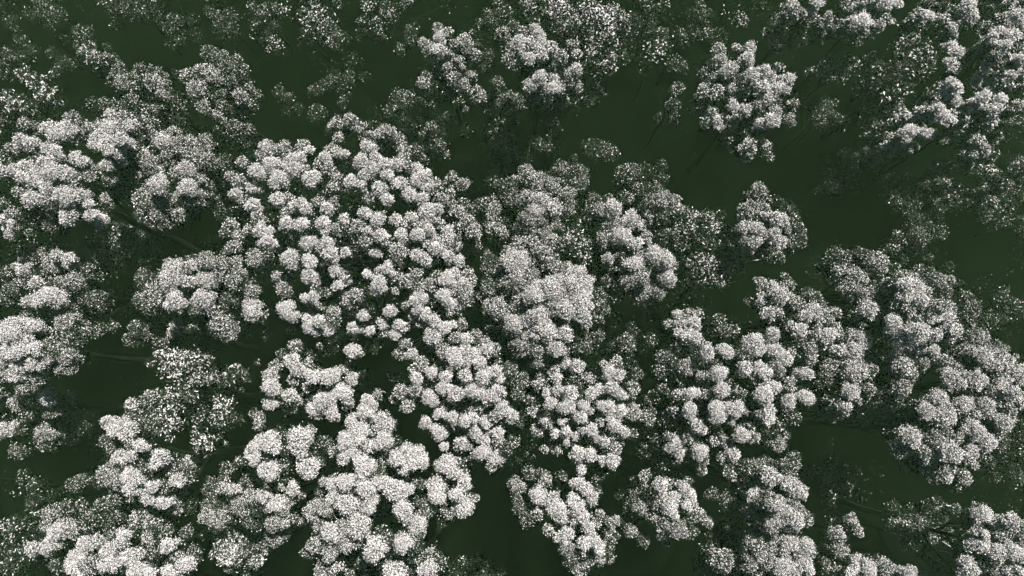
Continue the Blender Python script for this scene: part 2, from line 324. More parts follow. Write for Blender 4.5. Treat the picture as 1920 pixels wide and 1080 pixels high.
TREE('D14', 'understory_tree', 'sprig', 11, 'barely visible sapling right of the slanting sapling in the middle gap', UND, ((1,0), "1150 790 60 0,1170 820 40 1,1160 860 40 0"))
TREE('D15', 'understory_tree', 'lob', 17, 'dim small crown beyond the arc of grey tufts on the largest crown', UND, ((1,0), "510 720 45 1,500 770 40 1,550 820 45 1,360 690 50 0,640 680 40 0,570 750 40 0,350 550 50 1"))
# --- top right
TREE('D16', 'understory_tree', 'fleck', 12, 'scattered flecks at the top edge above the open tufted upper right tree', UND, ((2,0), "270 90 90 0,330 120 60 1,230 60 0,430 30 60 0"))
TREE('R1', 'canopy_tree', 'needle', 21, 'feathery crown at the top edge, leftmost of the three there on the right', CAN, ((2,0), "620 60 60 2,600 30 50 2,660 80 40 2,740 20 50 3,720 70 45 2,800 110 50 2,770 140 45 1,640 120 40 1,550 130 50 1,540 190 50 1,530 240 45 1,630 250 45 1,700 120 40 1,690 220 40 0,780 230 40 0"))
TREE('R2', 'canopy_tree', 'needle', 21, 'feathery crown at the top edge, middle of the three there on the right', CAN, ((2,0), "990 20 50 2,940 50 35 2,1080 30 50 2,1130 20 50 3,1190 30 50 3,1000 120 60 3,1050 130 40 2,1010 190 55 2,960 160 45 2,1140 120 50 2,1110 150 35 2,890 180 30 1"))
TREE('R3', 'canopy_tree', 'needle', 22, 'feathery crown at the top edge, rightmost and brightest of the three there', CAN, ((2,0), "1330 90 50 2,1380 100 45 3,1460 110 55 2,1590 30 60 3,1620 80 50 3,1570 120 45 3,1510 160 40 3,1540 60 40 2,1520 200 30 2,1440 180 30 1,1290 120 1,1470 30 40 1,1370 20 1,1730 40 30 1"))
TREE('R4', 'canopy_tree', 'needle', 24, 'tall bright streaky crown cut by the right edge near the top corner', CAN, ((2,0), "1800 110 50 2,1870 100 60 3,1900 150 45 3,1780 190 50 3,1740 220 40 3,1840 210 55 3,1690 240 40 2,1800 260 50 3,1670 275 35 2,1760 320 45 2,1740 350 40 2,1700 380 35 3,1860 370 60 3,1890 350 50 3,1840 430 40 3,1900 240 40 2,1900 430 40 2,1840 20 40 2,1880 10 1"))
TREE('R5', 'canopy_tree', 'needle', 22, 'bright streaky crown sloping down left from the right edge trees', CAN, ((2,0), "1500 280 60 3,1540 310 50 3,1580 310 35 2,1500 360 45 3,1530 380 40 2,1700 450 60 3,1640 460 45 3,1750 460 50 3,1770 490 30 2,1500 480 55 3,1540 500 40 3,1450 500 40 2,1480 540 55 3,1530 570 40 3,1440 560 45 2,1420 610 50 3,1390 640 50 3,1450 650 50 3,1340 650 50 3,1500 680 40 3,1470 700 35 2,1240 660 55 2,1180 650 45 1,1220 610 50 1,1280 750 60 3,1330 750 50 3,1380 750 45 3,1220 780 45 2,1250 810 40 2,1300 830 40 1"))
TREE('R6', 'canopy_tree', 'needle', 22, 'streaky crown with two slanting white ridges, below the right edge crown', CAN, ((2,0), "1680 560 55 3,1640 590 50 3,1590 600 50 2,1720 530 40 3,1780 560 45 3,1760 610 50 3,1720 650 50 2,1680 680 40 1,1880 600 50 2,1850 620 40 1,1900 500 40 1,1830 690 40 1,1890 680 1"))
TREE('R7', 'canopy_tree', 'needle', 18, 'grey fan shaped crown under the streaky trees at the right edge', CAN, ((2,0), "1640 800 60 2,1610 860 60 2,1680 840 50 2,1580 820 50 1,1500 740 40 1,1570 690 35 1,1620 730 40 1,1760 780 50 1,1750 860 40 1,1810 780 40 1,1900 920 50 1"))
TREE('R8', 'understory_tree', 'needle', 14, 'dim spray at the lower left foot of the bright streaky crown', UND, ((2,0), "1120 860 50 2,1090 880 60 1,1160 870 40 2,1110 730 50 1,1080 760 40 0,960 940 40 1"))
TREE('R9', 'understory_tree', 'needle', 12, 'dim tall sprays under the grey fan shaped crown at the right edge', UND, ((2,0), "1420 950 45 1,1440 920 1,1470 1040 60 1,1240 1000 60 0,1690 1050 50 1,1740 970 40 1,1760 1050 50 1,1880 1000 50 0"), ((2,1), "1530 40 40 1,1420 10 0,1740 60 50 1,1780 20 40 1,1760 110 40 0,1600 60 0"))
TREE('L2', 'leafy_tree', 'loose', 22, 'broad loose leaved crown left of the bright streaky upper right trees', LOO, ((2,0), "1290 240 60 2,1230 260 60 1,1370 260 50 2,1330 310 70 2,1250 330 70 1,1390 340 50 2,1370 390 50 2,1160 380 70 1,1080 400 70 1,1250 430 80 1,1130 460 80 1,1220 500 70 1,1320 430 50 1,1020 410 50 0,1150 550 70 0,1080 560 60 0,1030 600 50 0,1270 500 50 1"))
TREE('L3', 'leafy_tree', 'fleck', 15, 'bright flecked sparse crown right of the open tufted upper right tree', LOO, ((2,0), "760 390 50 1,820 370 60 2,740 420 40 1,900 370 60 2,960 360 50 2,880 420 60 1,820 430 50 1,700 410 40 1,930 330 40 1"))
TREE('D17', 'understory_tree', 'sprig', 13, 'small leafy sapling below the bright flecked sparse crown', UND, ((2,0), "800 630 60 1,830 600 60 1,780 690 50 1,740 660 50 0,860 580 30 1,700 500 60 0"))
TREE('Q1', 'canopy_tree', 'lob', 25, 'open tufted tree standing alone in the dark upper right', CAN, ((2,0), "190 290 50 2,160 310 40 1,300 280 40 2,370 280 45 3,360 340 55 3,390 360 45 3,320 340 40 2,210 350 50 3,190 390 45 2,230 410 50 3,270 390 45 3,180 440 40 2,380 430 50 3,450 410 50 3,540 390 40 2,480 450 50 3,530 460 45 2,590 460 50 3,560 510 45 3,450 500 50 3,520 500 45 3,460 560 50 3,400 490 40 2,510 570 40 2,110 520 55 2,160 540 2,80 530 40 2,200 510 40 2,270 520 50 2,320 540 40 1,280 600 45 3,150 640 50 2,350 620 45 3,420 600 50 2,290 680 45 2,200 690 55 3,230 710 45 2,120 690 40 1,510 640 50 3,490 690 55 3,440 700 45 3,590 680 50 2,620 590 40 2,360 740 45 1,370 820 55 2,260 790 40 1,350 870 50 2,450 820 50 2,480 880 40 1,280 860 30 0"))
# --- centre
TREE('K1', 'canopy_tree', 'broc', 26, 'grey cauliflower crown, upper of two in the centre', CAN, ((1,0), "1040 990 60 2,1100 1020 60 2,970 1040 60 1,1180 1050 60 2"),
 ((1,1), "960 30 60 1,1050 40 60 2,1130 50 60 3,1190 90 55 3,1100 110 60 3,1050 160 60 2,1140 170 60 2,1200 180 60 2,1280 30 60 2,1270 110 60 1,1030 200 60 2,1090 220 50 2"))
TREE('K7', 'canopy_tree', 'lob', 22, 'small dim clumps filling between the largest crown and upper grey cauliflower crown', CAN, ((1,1), "840 60 50 1,790 70 50 1,870 100 50 2,840 140 40 2,840 200 40 2,910 170 50 1,900 220 50 2,950 240 50 1"), ((1,0), "850 1030 50 0,900 1040 50 1"))
TREE('K8', 'understory_tree', 'broc', 20, 'dim fine leaved dome at the right shoulder of the upper grey cauliflower crown', UND, ((1,0), "1240 960 60 1,1330 970 60 1,1340 1040 60 1,1200 1000 50 1"))
TREE('K2', 'understory_tree', 'broc', 21, 'dim round dome in the gap, above the white lumped centre right crown', UND, ((1,0), "1590 980 70 1,1640 960 50 1,1600 1040 60 1,1680 1060 40 1,1790 930 50 0,1800 1000 50 0,1770 1070 50 1"))
TREE('K3', 'leafy_tree', 'loose', 26, 'spiky leaved small crown between the two grey cauliflower crowns', LOO, ((1,1), "1310 230 70 1,1360 290 60 2,1330 200 50 1,1280 260 60 2,1300 330 70 1,1380 380 50 2,1400 330 40 2,1340 170 40 1"))
TREE('K4', 'canopy_tree', 'broc', 31, 'large cauliflower crown in the centre with a bright white lower right', CAN, ((1,1), "1010 320 70 2,1080 290 70 2,1150 270 70 2,940 350 50 2,1180 320 70 2,1130 360 80 2,1230 300 1,830 370 50 1,860 400 50 1,820 420 1,950 400 70 3,1010 390 60 3,920 450 60 2,990 460 70 3,1060 480 60 2,950 510 70 2,1020 530 60 2,1240 440 60 2,1180 400 2,1290 460 70 3,1340 470 60 3,1370 520 60 3,1380 570 50 3,1300 530 70 3,1230 510 60 3,1180 550 70 3,1120 540 60 3,1080 590 60 3,1250 590 70 3,1330 610 70 3,1380 640 40 3,1170 620 60 3,1250 660 70 3,1330 680 70 3,1370 720 50 3,1250 720 60 2,1010 640 60 2,1100 690 60 3,1050 720 60 3,970 740 60 3,1130 770 70 3,1170 800 50 3,1050 790 60 3,990 800 2,1200 830 3,1250 800 50 3,1210 880 60 3,1160 870 2,1100 870 70 2,1010 870 60 2,960 880 1,1110 930 60 2,1220 920 40 2,930 810 60 1,1000 910 40 1,840 550 60 1,820 600 60 2,850 650 60 2,900 680 60 2,880 620 2,810 520 1,840 700 50 1,1340 780 60 1,1330 840 70 1,1380 860 60 1,1440 820 50 1,1440 590 60 1,1450 650 60 1,1440 720 1"))
TREE('K5', 'canopy_tree', 'lob', 29, 'centre right crown with a column of white lumps and a rounded base', CAN, ((1,1), "1420 60 60 1,1480 110 60 2,1530 100 60 3,1570 90 2,1600 30 50 1,1500 40 1,1620 140 50 3,1650 170 50 3,1600 180 50 3,1540 200 50 2,1490 200 1,1690 190 40 2,1580 250 60 3,1550 270 50 3,1620 260 3,1700 260 50 2,1650 305 55 3,1490 270 60 2,1480 320 1,1500 370 45 3,1680 390 60 2,1640 410 60 3,1600 440 2,1760 350 60 3,1820 380 60 3,1850 420 50 2,1880 430 2,1830 490 60 3,1860 510 3,1780 470 60 2,1690 480 60 2,1620 500 60 2,1700 560 60 2,1780 560 60 2,1720 610 50 2,1670 600 1,1560 590 40 1,1500 510 60 1,1540 540 50 1,1480 440 40 1,1590 540 1"))
TREE('K6', 'canopy_tree', 'broc', 24, 'dim fine leaved crown right of the white lumped centre right crown', CAN, ((1,1), "1740 60 60 1,1800 40 60 2,1860 50 60 2,1720 120 60 2,1800 130 50 1,1860 120 1,1890 90 2,1760 230 40 1,1820 250 50 1,1880 230 1,1860 290 1"))
TREE('D18', 'understory_tree', 'lob', 15, 'small dim sapling in the dark gap right of the large cauliflower crown', UND, ((1,1), "1560 850 40 1,1610 830 40 1,1610 880 40 1,1730 840 50 0"))
TREE('L5', 'leafy_tree', 'loose', 23, 'round open speckled crown with large separate leaves, right of centre', LOO, ((2,1), "60 130 60 2,130 150 60 2,200 140 50 1,30 200 60 2,100 220 60 1,180 220 60 2,240 220 50 1,270 290 60 2,290 250 40 1,120 300 60 1,190 310 60 1,90 370 60 1,150 390 60 2,220 380 60 2,300 380 60 2,310 430 40 2,80 450 60 2,160 460 60 2,230 450 60 2,200 510 50 2,120 500 40 2,20 400 40 2,10 310 40 1,20 110 1"))
TREE('N1', 'canopy_tree', 'broc', 27, 'isolated small domed crown with a pale bare branch beneath, right of centre', CAN, ((2,1), "400 90 60 2,350 110 50 2,440 100 50 2,470 40 40 1,420 20 50 1,380 10 1,540 60 50 0,590 90 50 0,510 150 55 3,550 160 50 3,480 150 2,580 110 40 1,570 210 50 2,370 210 65 3,330 230 50 2,420 210 50 3,400 270 60 3,370 300 50 3,340 280 2,450 250 40 2,510 240 50 3,540 280 50 3,500 310 50 2,640 210 55 1,660 270 50 1,620 290 50 1,540 370 40 1,440 140 2"), ((2,0), "430 1070 50 2"),
 bark='pale', limbs=(((2,1), ((560,325),(500,360),(440,380),(375,388)), 21),))
# --- right side
TREE('S1', 'canopy_tree', 'lob', 29, 'tufted crown running diagonally down right, below the isolated domed crown', CAN, ((2,1), "435 510 45 2,575 485 35 1,590 520 45 2,510 540 45 3,540 580 60 3,570 600 3,490 570 2,450 610 50 3,380 625 40 1,480 680 55 3,530 680 40 2,440 680 40 2,590 610 50 2,690 590 60 1,740 600 50 1,770 630 1,650 650 50 2,640 680 2,720 660 50 3,740 700 50 3,690 690 50 3,790 670 40 2,840 680 50 2,800 730 50 2,650 770 55 3,600 750 40 2,740 740 2,810 800 60 3,780 780 3,860 770 40 2,740 810 2,880 820 50 2,660 850 60 1,620 830 40 1,710 880 50 2,720 930 50 3,690 910 2,740 950 2"))
TREE('S2', 'canopy_tree', 'broc', 28, 'round lumped crown at the lower end of the diagonal tufted crown', CAN, ((2,1), "960 820 60 2,1010 840 60 3,930 800 1,880 890 50 3,950 900 60 3,990 930 60 2,1040 950 50 2,840 980 60 2,970 1010 75 3,1050 1000 50 2,790 1050 60 1,920 960 2"),
 ((2,2), "940 40 60 3,900 60 2,1040 30 50 2,870 110 70 2,910 130 3,820 150 60 1,790 120 1,970 90 2,850 180 2,760 170 1,1020 70 1,900 170 1"))
TREE('S3', 'canopy_tree', 'broc', 28, 'grey fine leaved crown left of the long bright tufted ridge on the right', CAN, ((2,1), "860 360 55 1,910 370 1,990 350 50 1,1040 370 50 1,1090 400 70 2,1120 430 2,1190 430 40 1,920 470 70 2,880 450 2,970 480 60 2,1010 490 40 2,930 540 60 2,980 560 1,1060 520 40 1,1040 590 60 2,1090 600 50 2,1050 670 75 3,1020 650 2,1100 680 55 2,1110 620 50 1,1090 840 60 1,1130 870 50 1"))
TREE('S4', 'canopy_tree', 'pom', 32, 'long bright ridge of round tufts on the right side, upper end', CAN, ((2,1), "1150 520 50 2,1230 480 50 2,1290 490 45 2,1250 530 55 3,1300 540 60 3,1170 570 2,1210 590 55 3,1270 600 45 3,1330 610 50 3,1350 570 45 2,1270 660 50 2,1300 680 40 2,1350 640 3,1390 620 2,1400 700 60 3,1450 650 50 2,1490 660 50 2,1480 710 50 3,1330 720 35 2,1260 720 1,1310 790 70 3,1350 800 3,1270 780 3,1410 800 50 3,1440 810 2,1490 830 40 2,1520 780 50 3,1480 760 3,1330 880 45 3,1400 890 45 3,1460 940 50 2,1190 640 40 1,1180 740 60 3,1220 820 60 3,1250 850 3"))
TREE('S6', 'canopy_tree', 'lob', 25, 'dim steep foliage along the outer right flank of the long bright ridge', CAN, ((2,1), "1380 470 50 1,1420 500 60 2,1490 500 45 2,1450 560 60 1,1400 550 1,1330 440 1,1590 600 50 1,1630 650 50 1,1600 700 50 1,1610 740 1,1500 420 40 0,1550 520 0"))
TREE('D19', 'understory_tree', 'lob', 16, 'slender dim column of leaves in the dark above the long bright ridge', UND, ((2,1), "1310 240 50 1,1350 270 50 1,1340 320 0,1370 370 0,1290 220 1,1310 80 40 0,1320 150 0,1180 320 40 1,1240 380 0"))
TREE('D20', 'understory_tree', 'fleck', 11, 'faint sapling flecks in the dark strip at the right edge, mid height', UND, ((2,1), "1770 600 50 0,1830 450 0,1650 545 0,1850 740 0"))
TREE('S5', 'canopy_tree', 'broc', 31, 'broad bright crown at the lower end of the ridge near the right edge', CAN, ((2,1), "1650 820 60 2,1600 830 50 1,1690 830 2,1610 910 60 2,1680 930 60 3,1740 920 60 2,1770 900 60 2,1740 970 60 3,1800 980 3,1820 950 50 3,1860 940 40 1,1880 1020 60 3,1840 1030 3,1530 1000 60 2,1500 1040 60 3,1560 1030 50 3,1620 1010 2,1650 1050 60 3,1730 1050 2,1820 1060 3,1460 1010 40 1"),
 ((2,2), "1520 20 3,1570 10 50 3,1650 10 3,1720 30 50 2,1790 30 60 3,1770 60 3,1850 40 50 3,1880 100 50 3,1860 130 3,1890 60 2,1840 150 2,1800 210 60 3,1770 230 3,1830 190 2,1740 200 2,1790 310 50 1,1800 350 1,1760 290 2"))
TREE('S7', 'canopy_tree', 'broc', 27, 'round grey dome below the long bright ridge, left of the lower right crown', CAN, ((2,1), "1180 960 70 2,1240 960 80 3,1300 970 70 2,1200 1020 2,1280 1020 60 2,1350 970 40 2"), ((2,2), "1220 20 60 2,1260 20 2,1190 90 50 1"))
TREE('D21', 'understory_tree', 'needle', 19, 'dim feathery crown below the round grey dome, above the large dark clearing', UND, ((2,2), "1090 110 80 1,1050 150 80 1,1040 200 70 1,1130 190 1,1000 180 0,1210 180 60 0"))
TREE('I1', 'canopy_tree', 'broc', 32, 'large lumpy bright crown overhanging the dark clearing, lower right', CAN, ((2,2), "1440 90 60 3,1420 100 3,1370 150 60 3,1360 170 3,1480 180 60 3,1460 200 3,1410 200 2,1580 110 60 3,1560 130 3,1610 130 2,1640 70 40 2,1700 130 60 3,1680 160 3,1720 110 2,1640 180 2,1610 250 60 3,1650 270 60 3,1590 270 3,1680 300 50 3,1720 330 50 3,1700 340 3,1270 300 65 3,1210 330 55 2,1240 340 2,1300 330 3,1180 310 1,1220 390 50 2,1270 390 2,1480 270 50 2,1420 300 60 2,1370 280 1,1540 310 2,1460 350 60 2,1500 390 70 3,1470 410 3,1430 390 2,1600 370 60 3,1590 410 3,1620 400 3,1370 400 60 2,1340 420 1,1380 450 60 2,1450 470 70 2,1430 510 60 2,1480 520 3,1570 520 55 2,1590 530 2,1550 490 1,1500 570 40 1,1620 450 2,1700 430 50 1,1300 140 1,1340 250 50 1,1480 130 2,1560 200 2"))
TREE('D22', 'understory_tree', 'lob', 13, 'faint thin leaves at the right edge beside the large lower right crown', UND, ((2,2), "1870 450 50 0,1890 400 0,1900 220 0"))
TREE('G1', 'canopy_tree', 'pom', 31, 'wide crown of many round separate tufts, right of the compact tufted tree', CAN, ((1,1), "1900 700 50 3,1850 760 50 2,1900 750 50 3,1900 800 3,1820 930 60 1,1800 1000 60 1,1880 970 50 1"),
 ((2,1), "30 700 50 2,60 740 50 3,30 780 40 3,90 690 40 2,70 820 50 3,10 810 3,130 900 60 3,90 900 3,230 780 45 1,290 780 40 1,230 890 60 3,240 920 3,390 840 65 3,420 880 50 3,360 830 3,500 810 60 3,520 830 50 3,460 800 2,520 900 60 3,560 940 60 3,600 950 50 2,610 900 2,20 980 60 2,200 1020 60 3,90 1030 35 2,340 920 60 1,350 990 50 3,430 990 50 3,460 1030 55 3,520 1000 60 2,530 1040 3,680 1020 60 3,660 1040 2,390 1050 1,600 1060 40 2"),
 ((1,2), "1740 80 50 1,1730 190 50 2,1740 150 1,1790 280 50 1,1830 200 50 1,1860 150 2,1730 370 60 1,1820 440 50 1,1870 340 60 3,1880 480 50 1,1850 290 2,1800 20 1,1890 60 2,1900 390 50 3"),
 ((2,2), "30 50 50 3,70 50 3,40 140 60 3,20 170 2,140 40 50 2,210 40 60 3,240 30 3,310 50 50 1,180 140 60 3,200 190 60 3,230 170 3,170 200 2,290 140 65 3,270 120 3,350 150 30 2,80 230 55 3,110 260 3,180 260 50 1,270 220 25 2,30 310 50 2,20 340 2,90 380 60 3,80 400 3,110 430 2,170 330 40 2,240 320 50 2,230 340 2,330 290 60 3,330 330 3,390 300 50 2,280 390 50 3,220 410 2,290 360 2,450 60 70 3,430 80 3,510 20 50 3,490 30 3,590 20 40 2,590 100 60 3,610 110 3,480 150 50 3,470 190 55 3,500 170 2,620 190 50 1,680 70 60 3,690 40 3,650 80 2,100 480 40 2,420 160 2,540 230 1,380 240 1"))
TREE('G2', 'canopy_tree', 'lob', 22, 'small grey crown under the wide tufted crown, at the clearing edge', CAN, ((2,2), "520 330 60 2,540 350 2,490 330 1,570 290 1,470 260 1,620 420 50 1,630 460 1"))
TREE('G3', 'understory_tree', 'lob', 21, 'tiny grey tuft between the flat tufted crown and the stacked cauliflower crown', UND, ((2,2), "270 510 40 2,250 500 1,340 460 1"))
# --- left side
TREE('D23', 'understory_tree', 'lob', 17, 'dim low clumps in the gap under the grey upper left dome', UND, ((0,1), "690 230 50 1,740 210 40 1,760 270 50 1,550 310 50 1,600 320 30 1,710 320 50 1,810 310 50 0,580 375 40 1,670 370 60 0"))
TREE('X1', 'canopy_tree', 'lob', 27, 'tall grey crown near the left edge at mid height', CAN, ((0,1), "300 280 35 1,210 310 50 2,140 360 45 2,200 350 50 2,240 350 40 2,360 320 45 2,340 360 50 3,400 390 55 3,440 420 2,150 430 60 3,100 430 40 2,280 410 45 2,320 430 45 2,180 470 40 1,50 460 50 1,480 460 50 1,220 520 50 3,350 500 50 2,420 510 60 2,470 560 40 1,440 570 50 2,280 580 60 3,240 600 60 3,330 600 60 3,180 630 55 3,260 650 50 2,340 700 60 2,400 690 50 2,370 740 60 2,90 540 60 1,30 590 60 1,130 520 40 1,560 610 70 1,500 610 60 1,600 640 50 1,550 660 50 1,440 770 70 2,500 760 60 1,540 790 50 1,580 750 40 0,430 650 50 1"))
TREE('X2', 'canopy_tree', 'lob', 31, 'bright crown cut by the left edge, below the tall grey crown', CAN, ((0,1), "20 770 60 3,80 750 60 3,140 760 55 3,200 770 60 3,240 780 45 2,150 710 50 1,70 800 60 3,110 840 55 3,30 820 3,160 840 40 3,200 880 50 3,280 840 35 2,50 910 60 3,110 910 60 3,210 960 60 3,270 940 45 3,100 980 50 3,20 1010 60 2,110 1045 55 3,210 1040 50 2,370 930 60 2,360 880 50 2,430 940 50 2,370 990 60 2,280 1000 40 1,390 830 45 1,460 850 30 0"))
TREE('X3', 'canopy_tree', 'lob', 24, 'dim scattered clumps at the left edge under the bright left edge crown', CAN, ((0,2), "130 40 50 2,220 30 35 2,270 70 60 3,240 40 2,310 90 40 2,410 70 40 2,90 110 50 2,280 150 50 2,320 160 2,150 180 50 1,40 250 60 3,20 280 2,120 250 40 1,260 270 60 2,230 300 50 1,300 290 1,110 370 60 1,130 390 1,480 240 60 0,20 100 2"))
TREE('Y1', 'canopy_tree', 'broc', 29, 'medium crown of large round lumps directly left of the largest crown', CAN, ((0,1), "950 410 40 2,990 420 55 3,1080 420 50 3,1160 390 60 2,1170 360 40 1,1080 380 40 1,1240 410 50 2,1240 470 45 2,1160 490 60 3,960 490 70 3,1050 510 50 3,810 490 60 1,850 500 50 1,870 580 70 2,1000 610 65 3,960 640 3,1150 610 75 3,880 640 70 1,800 610 50 1,1310 500 50 2,1340 450 45 2,1380 480 40 2,1420 560 60 2,1420 640 60 3,1420 680 50 3,1450 700 50 2,1290 610 60 1,1240 740 70 2,1280 790 60 2,1300 760 50 1"))
TREE('Y2', 'canopy_tree', 'lob', 22, 'dim skirt of clumps below the medium crown of large round lumps', CAN, ((0,1), "910 700 60 1,1000 770 60 2,1080 760 40 1,860 800 60 1,900 840 50 1,740 820 50 1,770 760 50 1,780 850 40 0,1050 830 40 0,1500 800 40 1,1400 790 30 1,900 730 1,960 800 2"))
TREE('L4', 'leafy_tree', 'loose', 24, 'loose spiky leaved crown below the medium left crown, lower left', LOO, ((0,1), "910 910 70 2,990 940 80 3,1050 950 80 3,1110 900 60 2,1090 990 70 2,1170 960 60 2,1200 900 50 2,940 1000 60 2,1180 1040 60 2,1000 1050 70 2,1240 1050 50 1,1310 1040 70 2,1330 1000 50 2,1100 1060 60 2,850 970 40 1,1450 950 30 1,1390 1010 40 1"),
 ((0,2), "1000 60 70 2,1080 40 60 2,980 130 50 2,1060 80 2,970 220 60 3,1000 200 2,960 280 50 2,1250 130 80 2,1230 200 60 2,1290 170 2,1300 220 50 1,1120 180 60 1,1140 320 70 3,1100 280 2,1180 330 2,1120 350 2,1250 290 50 1,1280 330 1,1170 390 40 1"))
# --- lower left and bottom
TREE('A0', 'canopy_tree', 'needle', 26, 'dim slanted feathery crown between spiky leaved and bright lower left crowns', CAN, ((0,2), "750 130 55 2,860 140 80 1,900 190 80 1,830 90 60 1,740 180 50 1,870 240 70 1"))
TREE('A1', 'canopy_tree', 'lob', 30, 'bright tall crown of oval lumps in the lower left, beside the dark clearing', CAN, ((0,2), "620 220 55 3,680 230 60 3,640 270 50 3,700 290 3,740 250 50 3,700 320 50 3,800 340 50 3,740 330 2,600 320 50 1,570 300 40 1,630 370 1,680 410 55 3,740 420 50 3,710 440 2,610 500 60 2,580 490 1,650 540 60 2,910 410 55 3,950 440 3,890 450 50 3,960 480 50 2,1050 450 45 2,1080 480 1,740 520 60 3,710 550 50 3,780 540 3,740 590 50 3,860 570 50 3,1000 540 50 3,1030 550 2,970 520 2,830 640 50 3,800 610 2,900 660 50 3,880 690 2,940 660 50 3,990 690 50 2,970 740 50 1,770 750 55 2,750 790 1,850 780 50 2,830 740 2,900 770 1,680 620 60 1,640 640 1,800 480 40 1,1020 620 50 1"))
TREE('A2', 'canopy_tree', 'lob', 25, 'grey crown of slanted lumps near the bottom left corner', CAN, ((0,2), "420 560 60 1,400 530 1,480 540 50 1,390 690 50 1,460 670 1,290 730 60 2,270 790 50 2,380 790 60 2,330 830 60 3,400 830 50 2,310 850 2,510 760 55 1,500 810 1,580 690 50 1,630 760 60 1,620 800 1,200 920 55 3,170 930 2,290 910 60 3,330 920 2,240 970 40 1,320 1010 50 1"))
TREE('A3', 'canopy_tree', 'lob', 31, 'bright white crown cut by the bottom edge, lower left', CAN, ((0,2), "500 890 60 3,460 900 2,560 900 2,620 930 60 3,590 920 3,650 960 2,700 850 50 3,840 870 50 2,740 960 70 3,710 990 50 3,780 940 50 2,690 900 2,950 900 55 3,980 920 3,920 890 3,430 980 60 3,420 1030 50 3,480 960 3,500 1020 60 2,470 1060 3,610 1020 60 3,640 1030 2,580 1000 2,780 1060 60 3,850 1050 3,960 1050 50 3,930 1040 3,1030 1010 50 3,1080 1020 50 3,1060 1050 3,990 970 2,1090 940 50 1,1050 830 45 1,950 840 40 1,860 950 50 1,1110 980 1"))
TREE('L6', 'leafy_tree', 'loose', 17, 'sparse leafy crown in the bottom left corner', LOO, ((0,2), "80 790 70 2,40 780 60 1,110 760 60 1,60 860 40 2,60 1000 80 1,20 1040 1,140 1060 0,170 710 0,200 730 1"))
TREE('D24', 'understory_tree', 'fleck', 11, 'faint flecks in the dark clearing above the bottom left corner', UND, ((0,2), "120 600 0,190 590 0,90 620 0,250 620 0"))
TREE('A4', 'canopy_tree', 'broc', 25, 'small rounded grey crown right of the bright lower left crown', CAN, ((0,2), "1180 740 60 2,1150 760 1,1230 760 60 2,1190 680 60 1,1180 600 50 1,1260 700 1"))
TREE('A5', 'canopy_tree', 'needle', 23, 'dim feathery crown right of the white bottom edge crown, lower left', CAN, ((0,2), "1270 880 80 1,1240 920 70 1,1290 970 70 2,1230 980 1,1360 910 80 1,1440 890 60 1,1350 980 60 1,1430 1000 50 1,1150 840 0,1300 1040 1"))
TREE('E1', 'canopy_tree', 'lob', 27, 'grey and white lumped crown left of the large lower middle crown', CAN, ((0,2), "1310 580 50 3,1320 620 50 2,1250 580 40 2,1260 540 1,1360 680 60 2,1400 640 50 2,1340 660 2,1400 550 60 1,1480 620 50 3,1470 650 3,1560 660 60 3,1530 640 3,1600 690 60 2,1510 700 2,1580 580 30 2,1660 590 50 3,1640 580 3,1690 620 2,1540 780 60 2,1550 800 2,1600 770 50 2,1650 760 1,1400 750 60 1,1280 470 50 1,1350 430 40 1,1550 860 60 2,1600 850 1,1420 790 1,1630 720 2,1680 770 1"))
TREE('E2', 'canopy_tree', 'pom', 30, 'compact cluster of big white globes just below the white left middle crown', CAN, ((0,2), "1510 320 70 3,1540 290 50 3,1480 300 3,1430 350 50 3,1410 390 3,1440 420 45 3,1550 360 40 3,1690 320 80 3,1640 330 50 3,1730 340 60 3,1700 290 3,1700 390 3,1750 250 35 2,1510 490 60 3,1540 480 2,1480 500 3,1730 470 70 3,1700 480 3,1770 490 2,1610 470 40 1,1420 460 30 1,1830 330 50 1"))
TREE('Z1', 'canopy_tree', 'lob', 30, 'white crown directly below the largest crown, left of the middle', CAN, ((0,1), "1670 880 55 2,1800 880 40 1,1550 970 45 2,1580 910 1,1640 960 55 3,1670 990 50 3,1740 960 40 2,1530 1030 55 3,1560 1050 3,1770 1050 50 3,1740 1020 3,1860 1030 60 3,1650 1060 40 2,1890 1060 3"),
 ((0,2), "1520 110 55 3,1490 130 2,1550 130 3,1460 210 50 2,1530 20 60 3,1640 60 50 3,1680 100 2,1780 20 70 3,1730 20 2,1830 90 70 3,1780 140 60 3,1850 150 60 3,1860 60 3,1890 180 2,1910 20 3,1440 170 1"),
 ((1,2), "20 60 60 3,30 120 40 3"), ((1,1), "50 1050 45 3,20 1000 2"))
